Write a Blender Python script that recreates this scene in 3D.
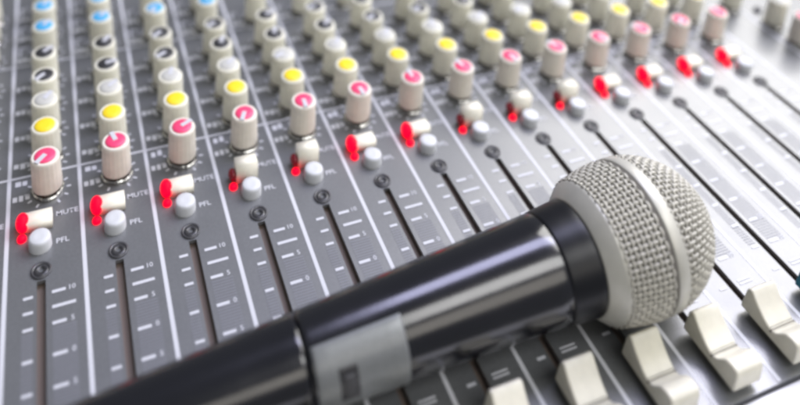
import bpy, bmesh, math, random
from mathutils import Vector, Matrix
random.seed(7)
for o in list(bpy.data.objects): bpy.data.objects.remove(o, do_unlink=True)
SC = bpy.context.scene
COL = SC.collection
P = 0.027                      # metres per channel strip; layout below is in strip widths
def V(x, y, z=0.0): return Vector((x*P, y*P, z*P))

# ------------------------------------------------------------------ camera
cam_d = bpy.data.cameras.new('camera'); cam = bpy.data.objects.new('camera', cam_d); COL.objects.link(cam)
CP, TG, ROLL = V(0.6499, -8.6857, 9.7959), V(11.3445, 17.1085, 0.0), 0.06617
fw = (TG-CP).normalized(); rt = fw.cross(Vector((0, 0, 1))).normalized(); up = rt.cross(fw)
r2 = math.cos(ROLL)*rt + math.sin(ROLL)*up; u2 = -math.sin(ROLL)*rt + math.cos(ROLL)*up
cam.matrix_world = Matrix(((r2.x, u2.x, -fw.x, CP.x), (r2.y, u2.y, -fw.y, CP.y), (r2.z, u2.z, -fw.z, CP.z), (0, 0, 0, 1)))
cam_d.sensor_width = 36; cam_d.lens = 783.07/800*36; cam_d.shift_x = (400-363.92)/800; cam_d.shift_y = -(202.5+202.53)/800   # the photo is a lower crop of a taller one
cam_d.clip_start = 0.005; cam_d.clip_end = 50
cam_d.dof.use_dof = True; cam_d.dof.focus_distance = 11.1*P; cam_d.dof.aperture_fstop = 4.0
SC.camera = cam

# ------------------------------------------------------------------ light (indoors: no sun, no sky)
W = bpy.data.worlds.new('World'); SC.world = W; W.use_nodes = True
bg = W.node_tree.nodes['Background']; bg.inputs[0].default_value = (0.94, 0.96, 1.0, 1); bg.inputs[1].default_value = 0.16
def area(name, loc, target, sx, sy, power, col):
    l = bpy.data.lights.new(name, 'AREA'); l.shape = 'RECTANGLE'; l.size = sx; l.size_y = sy; l.energy = power; l.color = col
    o = bpy.data.objects.new(name, l); COL.objects.link(o); o.location = loc
    o.rotation_euler = (Vector(target)-Vector(loc)).to_track_quat('-Z', 'Y').to_euler()
    return o
area('window_light', (1.38, 0.50, 1.14), (0.27, 0.0, 0.0), 1.40, 1.05, 24, (1.0, 0.985, 0.95))
area('ceiling_panel', (0.95, 0.36, 1.5), (0.95, 0.0, 0), 1.5, 0.46, 17.0, (0.68, 0.69, 1.0))
area('ceiling_panel', (0.95, -0.88, 1.5), (0.95, -0.05, 0), 1.5, 0.56, 14.0, (1.0, 1.0, 0.99))
area('ceiling_panel', (0.60, -1.60, 1.02), (0.60, -0.05, 0), 1.9, 0.62, 6.0, (1.0, 0.95, 0.86))
SC.view_settings.view_transform = 'Standard'; SC.view_settings.look = 'None'
SC.view_settings.exposure = 0.38; SC.view_settings.gamma = 1
SC.render.engine = 'CYCLES'
SC.cycles.pixel_filter_type = 'BLACKMAN_HARRIS'; SC.cycles.filter_width = 3.0

# ------------------------------------------------------------------ materials
def mat(name, col, rough=0.5, metal=0.0, spec=0.5, emit=None, es=0.0, nscale=None, namt=0.0, bump=0.0, coat=0.0, rvar=0.0, sss=0.0, ovar=0.0, ior=1.5, crough=0.03):
    m = bpy.data.materials.new(name); m.use_nodes = True; nt = m.node_tree; b = nt.nodes['Principled BSDF']
    b.inputs['Base Color'].default_value = (*col, 1); b.inputs['Roughness'].default_value = rough
    b.inputs['Metallic'].default_value = metal; b.inputs['Specular IOR Level'].default_value = spec
    b.inputs['Coat Weight'].default_value = coat; b.inputs['IOR'].default_value = ior; b.inputs['Coat Roughness'].default_value = crough
    if sss:
        b.inputs['Subsurface Weight'].default_value = sss; b.inputs['Subsurface Radius'].default_value = (0.002, 0.0016, 0.001)
    if emit: b.inputs['Emission Color'].default_value = (*emit, 1); b.inputs['Emission Strength'].default_value = es
    if nscale:
        tc = nt.nodes.new('ShaderNodeTexCoord'); n = nt.nodes.new('ShaderNodeTexNoise')
        n.inputs['Scale'].default_value = nscale; n.inputs['Detail'].default_value = 5
        nt.links.new(tc.outputs['Object'], n.inputs['Vector'])
        if namt:
            r = nt.nodes.new('ShaderNodeValToRGB')
            r.color_ramp.elements[0].position = 0.3; r.color_ramp.elements[1].position = 0.7
            r.color_ramp.elements[0].color = (*[c*(1-namt) for c in col], 1)
            r.color_ramp.elements[1].color = (*[min(1, c*(1+namt)) for c in col], 1)
            nt.links.new(n.outputs['Fac'], r.inputs['Fac']); nt.links.new(r.outputs['Color'], b.inputs['Base Color'])
        if rvar:
            mr = nt.nodes.new('ShaderNodeMapRange'); mr.inputs['To Min'].default_value = rough-rvar; mr.inputs['To Max'].default_value = rough+rvar
            n2 = nt.nodes.new('ShaderNodeTexNoise'); n2.inputs['Scale'].default_value = nscale*0.12; n2.inputs['Detail'].default_value = 6
            nt.links.new(tc.outputs['Object'], n2.inputs['Vector'])
            nt.links.new(n2.outputs['Fac'], mr.inputs['Value']); nt.links.new(mr.outputs['Result'], b.inputs['Roughness'])
        if bump:
            bp = nt.nodes.new('ShaderNodeBump'); bp.inputs['Strength'].default_value = bump; bp.inputs['Distance'].default_value = 0.0002
            nt.links.new(n.outputs['Fac'], bp.inputs['Height']); nt.links.new(bp.outputs['Normal'], b.inputs['Normal'])
    if ovar:                                   # small tone differences between copies, as moulded plastic has
        oi = nt.nodes.new('ShaderNodeObjectInfo'); hs = nt.nodes.new('ShaderNodeHueSaturation'); mr = nt.nodes.new('ShaderNodeMapRange')
        mr.inputs['To Min'].default_value = 1-ovar; mr.inputs['To Max'].default_value = 1+ovar*.5
        nt.links.new(oi.outputs['Random'], mr.inputs['Value']); nt.links.new(mr.outputs['Result'], hs.inputs['Value'])
        l = b.inputs['Base Color'].links
        if l: nt.links.new(l[0].from_socket, hs.inputs['Color'])
        else: hs.inputs['Color'].default_value = (*col, 1)
        nt.links.new(hs.outputs['Color'], b.inputs['Base Color'])
    return m
M = dict(
    panel=mat('panel_paint', (0.102, 0.107, 0.112), 0.40, spec=0.9, coat=0.5, crough=0.2, nscale=900, namt=0.10, bump=0.10, rvar=0.06, ior=1.6),
    white=mat('printed_white', (0.56, 0.57, 0.61), 0.4),
    greyink=mat('printed_grey', (0.20, 0.205, 0.23), 0.36),
    slot=mat('slot_brown', (0.20, 0.155, 0.13), 0.5, spec=0.5),
    cream=mat('knob_cream', (0.73, 0.715, 0.61), 0.42, nscale=300, namt=0.06, ovar=0.12, sss=0.12),
    creambounce=mat('knob_cream_pink_bounce', (0.74, 0.70, 0.62), 0.42, nscale=300, namt=0.06, ovar=0.12, sss=0.12),  # knob cream with the pink cap's bounced light tinted into the base colour
    fader=mat('fader_cream', (0.69, 0.665, 0.56), 0.42, nscale=250, namt=0.06, ovar=0.08, sss=0.1),
    cline=mat('centre_line_brown', (0.10, 0.085, 0.06), 0.6),
    teal=mat('fader_teal', (0.01, 0.16, 0.24), 0.4, nscale=250, namt=0.05),
    button=mat('button_cream', (0.84, 0.81, 0.69), 0.38, nscale=250, namt=0.03, sss=0.1),
    pfl=mat('button_grey_white', (0.57, 0.585, 0.61), 0.4, nscale=250, namt=0.03),
    pink=mat('cap_pink', (0.80, 0.06, 0.17), 0.4), yellow=mat('cap_yellow', (0.86, 0.65, 0.02), 0.45),
    black=mat('cap_black', (0.03, 0.03, 0.032), 0.4), blue=mat('cap_blue', (0.06, 0.36, 0.66), 0.4),
    grey=mat('cap_grey', (0.50, 0.50, 0.47), 0.45),
    chrome=mat('collar_metal', (0.40, 0.39, 0.37), 0.25, metal=1.0),
    screw=mat('screw_black', (0.03, 0.03, 0.033), 0.32, spec=0.6), screwrim=mat('screw_rim', (0.05, 0.05, 0.055), 0.35, spec=0.6),
    redlit=mat('led_red_lit', (0.7, 0.0, 0.01), 0.6, spec=0.1, emit=(1.0, 0.0, 0.022), es=1.3),
    reddim=mat('led_red_dark', (0.16, 0.004, 0.012), 0.25, emit=(1.0, 0.0, 0.02), es=0.02),
    lip=mat('armrest_white', (0.80, 0.80, 0.83), 0.5, nscale=60, namt=0.03, bump=0.1),
    micblack=mat('mic_gloss_black', (0.004, 0.0045, 0.008), 0.18, spec=0.9, nscale=420, bump=0.06, rvar=0.08, ior=1.5),
    miccollar=mat('mic_collar_black', (0.006, 0.0065, 0.009), 0.34, spec=0.3),
    plate=mat('mic_plate_grey', (0.20, 0.21, 0.215), 0.36, metal=0.3, nscale=600, namt=0.06, bump=0.05),
    slider=mat('mic_slider_dark', (0.05, 0.05, 0.055), 0.5),
    ring=mat('mic_ring_champagne', (0.52, 0.51, 0.455), 0.42, metal=0.25, nscale=200, namt=0.05),
    wire=mat('mic_wire', (0.47, 0.455, 0.40), 0.5, metal=0.25, nscale=400, namt=0.12),
    foam=mat('mic_foam', (0.15, 0.14, 0.125), 0.95),
)

# ------------------------------------------------------------------ mesh helpers
def mesh_of(name, bm, mats, smooth=False):
    me = bpy.data.meshes.new(name); bm.to_mesh(me); bm.free()
    for m in (mats if isinstance(mats, (list, tuple)) else [mats]): me.materials.append(m)
    if smooth:
        for p in me.polygons: p.use_smooth = True
    return me
def put(name, me, parent=None, loc=(0, 0, 0), rz=0.0, wn=False):
    o = bpy.data.objects.new(name, me); COL.objects.link(o); o.location = loc; o.rotation_euler = (0, 0, rz)
    if parent: o.parent = parent
    if wn: o.modifiers.new('weighted_normals', 'WEIGHTED_NORMAL').weight = 90
    return o
def empty(name, loc, label, cat):
    o = bpy.data.objects.new(name, None); COL.objects.link(o); o.location = loc; o['label'] = label; o['category'] = cat
    o.empty_display_size = 0.02
    return o
def box(bm, x0, x1, y0, y1, z0, z1, mi=0):
    vs = [bm.verts.new((x*P, y*P, z*P)) for z in (z0, z1) for y in (y0, y1) for x in (x0, x1)]
    for f in ((0, 2, 3, 1), (4, 5, 7, 6), (0, 1, 5, 4), (1, 3, 7, 5), (3, 2, 6, 7), (2, 0, 4, 6)):
        bm.faces.new([vs[i] for i in f]).material_index = mi
def quad(bm, x0, x1, y0, y1, z, mi=0):
    vs = [bm.verts.new((x*P, y*P, z*P)) for x, y in ((x0, y0), (x1, y0), (x1, y1), (x0, y1))]
    bm.faces.new(vs).material_index = mi
def lathe(bm, prof, n=32, rib=None, capend=True, mi=0, sy=1.0):
    """prof: (r, z) list bottom to top, in strip widths; rib(r, z, k) gives the radius of side k"""
    rings = []
    for r, z in prof:
        rings.append([bm.verts.new(((rib(r, z, k) if rib else r)*math.cos(2*math.pi*k/n)*P, sy*(rib(r, z, k) if rib else r)*math.sin(2*math.pi*k/n)*P, z*P)) for k in range(n)])
    for a, b in zip(rings, rings[1:]):
        for k in range(n): bm.faces.new((a[k], a[(k+1) % n], b[(k+1) % n], b[k])).material_index = mi
    if capend: bm.faces.new(rings[-1]).material_index = mi
    return rings
def bevel_all(bm, w, seg=2, ang=0.5):
    es = [e for e in bm.edges if len(e.link_faces) == 2 and e.calc_face_angle(0) > ang]
    bmesh.ops.bevel(bm, geom=es, offset=w*P, segments=seg, profile=0.5, affect='EDGES')
def text_mesh(txt, size):
    c = bpy.data.curves.new('t', 'FONT'); c.body = txt; c.size = size*P; c.align_x = 'CENTER'; c.align_y = 'CENTER'; c.resolution_u = 2
    c.offset = size*P*0.012
    o = bpy.data.objects.new('t', c); COL.objects.link(o)
    me = bpy.data.meshes.new_from_object(o.evaluated_get(bpy.context.evaluated_depsgraph_get()))
    bpy.data.objects.remove(o)
    return me
def add_text(bm, me, x, y, z, mi=0):
    n0 = len(bm.verts); bm.from_mesh(me); bm.verts.ensure_lookup_table()
    vs = bm.verts[n0:]
    for v in vs: v.co += Vector((x*P, y*P, z*P))

# ------------------------------------------------------------------ console: panel and setting
CH = list(range(-1, 15))
SLOTS = [i for i in CH if i <= 13]
YF, YB, XL, XR = -4.46, 8.0, -2.2, 19.0
console = empty('mixing_console', (0, 0, 0), 'grey audio mixing console with rows of cream knobs and faders', 'mixing console')
SW, ST, SB = 0.055, -0.15, -4.30          # slot half width, top, bottom
bm = bmesh.new()
xs = sorted([XL, XR] + [i+s*SW for i in SLOTS for s in (-1, 1)]); ys = [YF, SB, ST, YB]
grid = {(x, y): bm.verts.new((x*P, y*P, 0)) for x in xs for y in ys}
for a in range(len(xs)-1):
    for b in range(3):
        if b == 1 and a % 2 == 1: continue
        bm.faces.new([grid[q] for q in ((xs[a], ys[b]), (xs[a+1], ys[b]), (xs[a+1], ys[b+1]), (xs[a], ys[b+1]))])
for (x0, x1) in [(xs[a], xs[a+1]) for a in range(1, len(xs)-1, 2)]:   # steel thickness of each slot edge
    for (p, q) in (((x0, SB), (x0, ST)), ((x0, ST), (x1, ST)), ((x1, ST), (x1, SB)), ((x1, SB), (x0, SB))):
        bm.faces.new([grid[p], grid[q], bm.verts.new((q[0]*P, q[1]*P, -.06*P)), bm.verts.new((p[0]*P, p[1]*P, -.06*P))])
for (p, q) in (((XL, YF), (XR, YF)),):
    bm.faces.new([bm.verts.new((p[0]*P, p[1]*P, -.35*P)), bm.verts.new((q[0]*P, q[1]*P, -.35*P))] + [bm.verts.new((q[0]*P, q[1]*P, 0)), bm.verts.new((p[0]*P, p[1]*P, 0))])
put('front_panel', mesh_of('front_panel', bm, M['panel']), console)

bm = bmesh.new()                            # one fader well: an open box under its slot
h = SW+.10
for f in (((-h, SB-.05, -.11), (h, SB-.05, -.11), (h, ST+.05, -.11), (-h, ST+.05, -.11)),
          ((-h, SB-.05, -.11), (-h, ST+.05, -.11), (-h, ST+.05, -.062), (-h, SB-.05, -.062)),
          ((h, SB-.05, -.11), (h, SB-.05, -.062), (h, ST+.05, -.062), (h, ST+.05, -.11)),
          ((-h, ST+.05, -.11), (h, ST+.05, -.11), (h, ST+.05, -.062), (-h, ST+.05, -.062)),
          ((-h, SB-.05, -.11), (-h, SB-.05, -.062), (h, SB-.05, -.062), (h, SB-.05, -.11))):
    bm.faces.new([bm.verts.new((x*P, y*P, z*P)) for x, y, z in f])
slot_me = mesh_of('fader_slot', bm, M['slot'])
bm = bmesh.new()
lathe(bm, [(0.135, 0.0), (0.130, 0.022), (0.112, 0.026), (0.098, 0.008)], 24, capend=False, mi=1)
lathe(bm, [(0.098, 0.008), (0.088, 0.018), (0.040, 0.022), (0.036, -0.02)], 24, capend=True, mi=0)
screw_me = mesh_of('screw', bm, [M['screw'], M['screwrim']], True)
for i in SLOTS:
    put('fader_slot', slot_me, console, V(i, 0)); put('screw', screw_me, console, V(i, 0, 0.002), rz=i*1.3)

# white armrest in front of the panel
bm = bmesh.new()
pr = [(-4.48, -0.30), (-4.49, -0.05), (-4.52, -0.02), (-5.4, -0.10), (-6.1, -0.22), (-6.4, -0.45), (-6.45, -1.0)]
rows = [[bm.verts.new((x*P, y*P, z*P)) for y, z in pr] for x in (XL, XR)]
for k in range(len(pr)-1): bm.faces.new((rows[0][k], rows[0][k+1], rows[1][k+1], rows[1][k]))
put('armrest', mesh_of('armrest', bm, M['lip'], True), console)

# printed lines
SO = 0.0556
bm = bmesh.new(); quad(bm, -.028, .028, YF+.02, YB-.1, 0.10/25*1.0); line_me = mesh_of('divider_line', bm, M['white'])
for i in CH: put('divider_line', line_me, console, V(i+.5+SO, 0, 0))
put('divider_line', line_me, console, V(-1.5+SO, 0, 0))
for y, w in ((1.747, .020), (4.463, .016)):
    bm = bmesh.new(); quad(bm, XL+.1, 13.5+SO, y-w, y+w, 0.007); put('cross_line', mesh_of('cross_line', bm, M['white']), console)

# ------------------------------------------------------------------ knob rows
KX = 0.10
ROWS = [(1.382, 'pink'), (2.032, 'yellow'), (2.640, 'grey'), (3.257, 'black'), (3.876, 'black'), (4.679, 'blue'), (5.339, 'blue'), (5.98, 'blue')]
KH = 0.672
def ribbed(r, z, k): return r*(0.972 if (k % 3 == 0 and 0.12 < z < 0.62) else 1.0)
def knob_body(m):
    bm = bmesh.new()
    lathe(bm, [(0.17, 0.115), (0.212, 0.118), (0.219, 0.14), (0.212, 0.35), (0.206, 0.60), (0.203, 0.645), (0.190, 0.668), (0.175, KH-.004), (0.15, KH-.008)], 60, rib=ribbed)
    return mesh_of('knob', bm, M[m], True)
body = {k: knob_body('creambounce' if k == 'pink' else 'cream') for k in ('pink', 'yellow', 'grey', 'black', 'blue')}
bm = bmesh.new(); lathe(bm, [(0.238, 0.0), (0.238, 0.05), (0.218, 0.065), (0.165, 0.068), (0.165, 0.13)], 6*6, rib=lambda r, z, k: r*(0.93 if (k//6) % 2 else 1.0)); collar_me = mesh_of('collar', bm, M['chrome'], False)
disc = {}
for k in ('pink', 'yellow', 'grey', 'black', 'blue'):
    bm = bmesh.new(); lathe(bm, [(0.150, KH-.02), (0.150, KH+.002), (0.142, KH+.010), (0.06, KH+.013)], 36); disc[k] = mesh_of('colour_cap', bm, M[k], True)
bm = bmesh.new()
box(bm, -.034, .034, -.01, .182, KH-.01, KH+.020); bevel_all(bm, .008); pointer_me = mesh_of('pointer', bm, M['white'])
TOPY = [(-1, 6.1), (0, 6.0), (3.1, 5.2), (7, 4.1), (11, 3.0), (15, 2.2)]
def ymax(x):
    for (xa, ya), (xb, yb) in zip(TOPY, TOPY[1:]):
        if xa <= x <= xb: return ya+(yb-ya)*(x-xa)/(xb-xa)
    return 2.2
SEEN = {'pink': (225, 90, 25, 235, 250, 270, 90, 100, 265, 120), 'grey': (45, 60, 40, 200, 50), 'black': (40, 45, 35, 225, 215, 10, 205), 'blue': (50, 35, 230, 40)}   # pointer directions, degrees
for i in range(-1, 14):
    for y, k in ROWS:
        if y > ymax(i)+.35: continue
        q = SEEN.get(k); a = math.radians(q[(i+2*int(y*3)) % len(q)]-90+random.uniform(-12, 12)) if q else 0
        if k == 'pink' and 0 <= i < 10: a = math.radians(SEEN['pink'][i]-90)
        kn = put('knob', body[k], console, V(i+KX, y), rz=random.uniform(0, .3))
        put('collar', collar_me, kn, rz=random.uniform(0, 1))
        put('colour_cap', disc[k], kn)
        if k != 'yellow': put('pointer', pointer_me, kn, rz=a)
# master section on the far right: two knobs on long shafts, a third behind and a small indicator
for x, y, k in ((14.82, 1.36, 'grey'), (14.80, 0.70, 'pink'), (14.40, 2.16, 'grey')):
    kn = put('knob', body[k], console, V(x, y)); put('collar', collar_me, kn); put('colour_cap', disc[k], kn); put('pointer', pointer_me, kn, rz=-.6)
bm = bmesh.new(); lathe(bm, [(0.085, 0), (0.085, .05), (0.07, .07)], 20); put('indicator', mesh_of('indicator', bm, M['slider'], True), console, V(14.92, 1.87))

# printed scales round the knobs, captions and fader scale: one flat print per strip
T = {t: text_mesh(t, s) for t, s in (('MUTE', .12), ('PFL', .12), ('10', .10), ('5', .10), ('0', .10), ('20', .10), ('30', .10))}
def caption(bm, x, y, w, rnd):               # a row of small smudged marks where the photo's print cannot be read
    n = max(2, int(w/.075))
    for k in range(n):
        x0 = x+k*w/n; hgt = rnd.uniform(.085, .125); o = rnd.uniform(-.012, .012)
        quad(bm, x0, x0+w/n*rnd.uniform(.66, .84), y+o-hgt/2, y+o+hgt/2, .006)
def tick(bm, cx, cy, ang, r0, r1, w):
    d = Vector((math.cos(ang), math.sin(ang), 0)); n = Vector((-d.y, d.x, 0)); c = Vector((cx, cy, .006))
    bm.faces.new([bm.verts.new((c+p)*P) for p in (d*r0-n*w, d*r1-n*w, d*r1+n*w, d*r0+n*w)])
def strip_print(i):
    rnd = random.Random(3); bm = bmesh.new()
    for y, k in ROWS:
        if y > ymax(i)+.3: continue
        for q in range(11):
            tick(bm, KX, y, math.radians(-60+q*30), .262, .325, .015)
        caption(bm, -.39, y-.05, .26 if k != 'yellow' else .28, rnd)
        if k == 'blue':
            quad(bm, -.36, -.338, y+.05, y+.34, .006); quad(bm, -.338, -.23, y+.318, y+.34, .006)
    caption(bm, -.36, 1.62, .20, rnd)
    add_text(bm, T['MUTE'], .355, .895, .006); add_text(bm, T['PFL'], .28, .415, .006)
    for y, t in ((-.37, '10'), (-.59, None), (-.82, '5'), (-1.24, '0'), (-1.645, '5'), (-2.05, '10'), (-2.45, '20'), (-2.84, '30'), (-3.22, 'bars')):
        if t == 'bars':
            quad(bm, .13, .36, y+.012, y+.036, .006); quad(bm, .13, .36, y-.036, y-.012, .006)
        else: quad(bm, .13, .30 if t else .42, y-.022, y+.022, .006)
        if t in T: add_text(bm, T[t], .375, y+.005, .006)
        quad(bm, -.22, -.10, y-.020, y+.020, .006)
    nf = len(bm.faces)
    y = -.89
    while y > -2.8:                           # fine hatching between the scale marks
        quad(bm, .13, .42, y-.009, y+.009, .004, 1); quad(bm, -.235, -.10, y-.009, y+.009, .004, 1)
        y -= .042
    return mesh_of('printed_scale', bm, [M['white'], M['greyink']])
for i in range(-1, 14): put('printed_scale', strip_print(i), console, V(i, 0))

# ------------------------------------------------------------------ mute buttons, PFL buttons, indicator lamps
LIT = {-1, 0, 1, 2, 5, 6, 10, 11, 12, 13}
def mute_cap(z0, z1, x0, x1):
    bm = bmesh.new(); box(bm, x0, x1, -.105, .105, z0, z1); bevel_all(bm, .045, 3); return mesh_of('mute_button', bm, M['button'], True)
m_down, m_up = mute_cap(0.0, .17, -.18, .18), mute_cap(0.0, .33, -.165, .165)
def lens(m, s):
    bm = bmesh.new(); bmesh.ops.create_uvsphere(bm, u_segments=20, v_segments=12, radius=P)
    for v in bm.verts: v.co = Vector((v.co.x*.078*s, v.co.y*.115*s, v.co.z*.105*s))
    return mesh_of('lens', bm, M[m], True)
lens_on, lens_off = lens("redlit", 1.18), lens('reddim', .86)
bm = bmesh.new(); lathe(bm, [(0.062, 0), (0.062, .03), (0.05, .055), (0.02, .068)], 16); led_me = mesh_of('indicator_lamp', bm, M['redlit'], True)
bm = bmesh.new(); lathe(bm, [(0.155, 0), (0.155, .02), (0.150, .13), (0.140, .165), (0.12, .18), (0.05, .175)], 32); pfl_me = mesh_of('solo_button', bm, M['pfl'], True)
for i in range(-1, 14):
    b = put('mute_button', m_down if i in LIT else m_up, console, V(i-.02, .78 if i in LIT else .74), wn=True)
    put('lens', lens_on if i in LIT else lens_off, b, V(-.215, -.01, .115))
    put('indicator_lamp', led_me, console, V(i-.25, .585))
    put('solo_button', pfl_me, console, V(i-.01, .42))

# ------------------------------------------------------------------ fader caps
def fader_cap(m):
    prof = []                                  # (y, z) along the cap from front foot over the top to the back foot
    prof += [(-.395, .09), (-.392, .30), (-.375, .365), (-.34, .395), (-.27, .40), (-.21, .385)]
    for k in range(1, 6): t = k/6; prof.append((-.21+.18*t, .385-.165*(t*t*(3-2*t))))
    prof += [(-.020, .214), (-.012, .198), (.012, .198), (.020, .216)]
    for k in range(1, 8): t = k/7; prof.append((.02+.34*t, .22+.225*t**1.45))
    prof += [(.395, .455), (.43, .44), (.45, .39), (.47, .09)]
    bm = bmesh.new(); hw = .215
    L = []
    for x, ins in ((-hw, 0), (hw, 0)):
        L.append([bm.verts.new((x*P*(1.0 if z > .12 else 1.05), y*P*(1-ins*.6), (z-(ins if z > .06 else 0))*P)) for y, z in prof])
    for a, b in zip(L, L[1:]):
        for k in range(len(prof)-1): bm.faces.new((a[k], b[k], b[k+1], a[k+1]))
    bm.faces.new(L[0][::-1] if False else L[0]); bm.faces.new(L[-1][::-1])
    bm.faces.new([L[0][0], L[0][-1], L[-1][-1], L[-1][0]])
    bmesh.ops.recalc_face_normals(bm, faces=bm.faces[:])
    bevel_all(bm, .028, 3, .7)
    me = mesh_of('fader', bm, M[m], True)
    return me
bm = bmesh.new(); box(bm, -.213, .213, -.012, .012, .15, .207); cline_me = mesh_of('centre_line', bm, M['cline'])
cap_cream, cap_teal = fader_cap('fader'), fader_cap('teal')
bm = bmesh.new(); box(bm, -.03, .03, -.16, .16, -.10, .091); stem_me = mesh_of('stem', bm, M['slot'])
for i in range(-1, 14):
    f = put('fader', cap_teal if i == 10 else cap_cream, console, V(i+.03, -4.0), wn=True)
    put('stem', stem_me, f, V(-.03, 0, 0)); put('centre_line', cline_me, f)

# ------------------------------------------------------------------ microphone
MC = Vector((7.42288, -2.73238, 0.96287)); MD = Vector((0.9973030, -0.0070161, 0.0730576)).normalized()
MA = MD.cross(Vector((0, 0, 1))).normalized(); MB = MA.cross(MD)
mic = empty('microphone', (MC.x*P, MC.y*P, 0), 'black handheld microphone with champagne wire grille lying across the faders', 'microphone')
off = Vector((MC.x*P, MC.y*P, 0))
def mp(s, r, ang):                             # point at s along the axis, ang from the top towards the front
    return (MC + MD*s + (MB*math.cos(ang)+MA*math.sin(ang))*r)*P - off
def mlathe(name, prof, m, parent, n=96, smooth=True):
    bm = bmesh.new(); rings = [[bm.verts.new(mp(s, r, 2*math.pi*k/n)) for k in range(n)] for s, r in prof]
    for a, b in zip(rings, rings[1:]):
        for k in range(n): bm.faces.new((a[k], a[(k+1) % n], b[(k+1) % n], b[k]))
    bmesh.ops.recalc_face_normals(bm, faces=bm.faces[:])
    me = mesh_of(name, bm, M[m], smooth)
    return put(name, me, parent)
def rh(s): return .668+(.45-.668)*(s+1.1)/(-6+1.1)
SEAM = -4.62
mlathe('handle', [(SEAM+.015, .05), (SEAM+.015, rh(SEAM)-.02), (SEAM+.03, rh(SEAM)-.004), (SEAM+.05, rh(SEAM+.05)), (SEAM+.08, rh(SEAM+.08))] + [(SEAM+.1+.2*k, rh(SEAM+.1+.2*k)) for k in range(16)] + [(-1.36, rh(-1.36)), (-1.33, rh(-1.33)-.015)], 'micblack', mic)
mlathe('battery_tube', [(-8.7, .02), (-8.7, .31), (-8.66, .33), (-8.6, rh(-8.6)-.004)] + [(-8.5+.3*k, rh(-8.5+.3*k)-.004) for k in range(13)] + [(SEAM-.06, rh(SEAM-.06)-.004), (SEAM-.02, rh(SEAM-.02)-.004), (SEAM-.01, rh(SEAM)-.02), (SEAM, .05)], 'micblack', mic)
mlathe('collar', [(-1.34, .55), (-1.34, rh(-1.34)+.003), (-1.31, rh(-1.31)+.007), (-1.15, .681), (-1.0, .693), (-.92, .702), (-.885, .697), (-.87, .66)], 'miccollar', mic)
mlathe('flared_ring', [(-.875, .55), (-.878, .702), (-.865, .72), (-.78, .79), (-.70, .855), (-.665, .872), (-.645, .86), (-.64, .80)], 'ring', mic)
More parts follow.
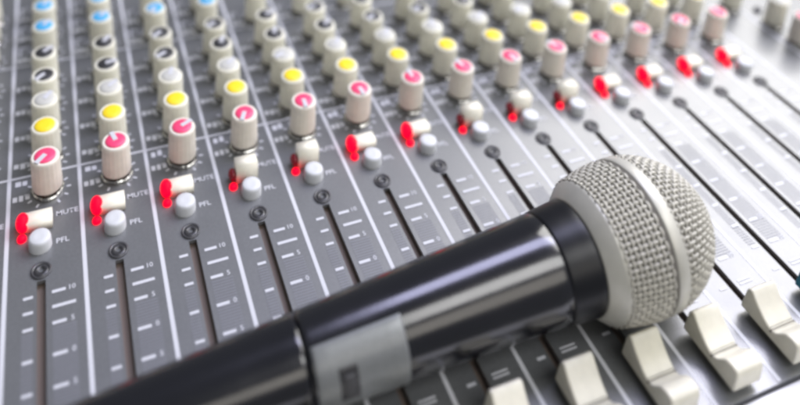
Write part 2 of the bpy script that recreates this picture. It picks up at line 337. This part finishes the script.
# grille profile: lower basket, middle band, dome
RB = .955
def grille_r(s):
    if s <= 0: return .865+(RB-.865)*math.sin(math.pi/2*min(1, max(0, (s+.66)/.66)))
    return RB*math.sqrt(max(0, 1-(s/1.08)**2))
def inset(s): return grille_r(s)-.045
mlathe('foam', [(-.64, .80)] + [(-.62+.05*k, inset(-.62+.05*k)) for k in range(32)] + [(1.0, .24), (1.03, .05)], 'foam', mic)
mlathe('middle_band', [(-.035, RB-.04), (-.03, RB+.014), (-.02, RB+.020), (.03, RB+.024), (.125, RB+.016), (.155, RB+.004), (.165, RB-.05)], 'ring', mic)
mlathe('band_groove', [(-.110, RB-.05), (-.100, RB+.004), (-.034, RB+.004)], 'foam', mic)
def weave(s0, s1, nl, ds, name):
    """woven wire: nl wires along the axis and rings across them, passing over and under one another"""
    bm = bmesh.new(); amp, wr = .015, .0225
    # arc-length stations along the profile
    st = [s0]; 
    while st[-1] < s1:
        s = st[-1]; e = 1e-3; sl = (grille_r(s+e)-grille_r(s-e))/(2*e); st.append(s+ds/math.sqrt(1+min(sl*sl, 60)))
    def normal(s):
        e = 1e-3; sl = (grille_r(min(s+e, 1.079))-grille_r(s-e))/(2*e); q = math.sqrt(1+sl*sl); return -sl/q, 1/q   # along axis, radial
    def tube(pts, frames, closed, nsd=5):
        rings = []
        for p, (n, b) in zip(pts, frames):
            rings.append([bm.verts.new(p+(n*math.cos(2*math.pi*q/nsd)*.8+b*math.sin(2*math.pi*q/nsd))*wr*P) for q in range(nsd)])
        if closed: rings.append(rings[0])
        for a, b in zip(rings, rings[1:]):
            for q in range(nsd): bm.faces.new((a[q], a[(q+1) % nsd], b[(q+1) % nsd], b[q]))
    def outward(s, ang):
        na, nr = normal(s); return MD*na + (MB*math.cos(ang)+MA*math.sin(ang))*nr
    for k in range(nl):                        # wires along the axis
        ang = 2*math.pi*k/nl
        pts, fr = [], []; tang = -MB*math.sin(ang)+MA*math.cos(ang)
        for j in range(2*len(st)-1):
            s = st[j//2] if j % 2 == 0 else .5*(st[j//2]+st[j//2+1])
            h = amp*(0 if j % 2 else (1 if (j//2+k) % 2 else -1))
            o = outward(s, ang); pts.append(mp(s, grille_r(s), ang)+o*h*P); fr.append((o, tang))
        tube(pts, fr, False)
    for j, s in enumerate(st):                 # rings round the axis
        pts, fr = [], []; na, nr = normal(s)
        for k in range(2*nl):
            ang = math.pi*k/nl; h = amp*(0 if k % 2 else (-1 if (j+k//2) % 2 else 1))
            o = outward(s, ang); side = MD*nr - (MB*math.cos(ang)+MA*math.sin(ang))*na
            pts.append(mp(s, grille_r(s), ang)+o*h*P); fr.append((o, side))
        tube(pts, fr, True)
    bmesh.ops.recalc_face_normals(bm, faces=bm.faces[:])
    o = put(name, mesh_of(name, bm, M['wire'], True), mic); o['kind'] = 'stuff'
    return o
weave(-.645, -.11, 76, .0695, 'basket_mesh')
weave(.155, .97, 76, .073, 'dome_mesh')
# switch plate let into the handle, with its slot and slider
def patch2(name, s0, s1, a0, a1, lift, edge, m, parent):   # smooth patch with narrow rolled edges
    bm = bmesh.new()
    S = [s0, s0+.006, s0+.03] + [s0+.03+(s1-s0-.06)*k/6 for k in range(1, 6)] + [s1-.03, s1-.006, s1]
    A = [a0, a0+.6, a0+2.5] + [a0+2.5+(a1-a0-5)*k/20 for k in range(1, 20)] + [a1-2.5, a1-.6, a1]
    def e(i, n): return -edge if i in (0, n-1) else (lift*.75 if i in (1, n-2) else lift)
    g = [[bm.verts.new(mp(s, rh(s)+min(e(i, len(S)), e(j, len(A))), math.radians(a))) for j, a in enumerate(A)] for i, s in enumerate(S)]
    for i in range(len(S)-1):
        for j in range(len(A)-1): bm.faces.new((g[i][j], g[i][j+1], g[i+1][j+1], g[i+1][j]))
    bmesh.ops.recalc_face_normals(bm, faces=bm.faces[:])
    return put(name, mesh_of(name, bm, M[m], True), parent)
plate = patch2('switch_plate', -4.56, -3.48, 22, 125, .016, .01, 'plate', mic)
slot = patch2('switch_slot', -4.32, -4.08, 52, 98, .020, .004, 'screw', plate)
patch2('switch_slider', -4.265, -4.135, 62, 94, .032, -.012, 'slider', plate)
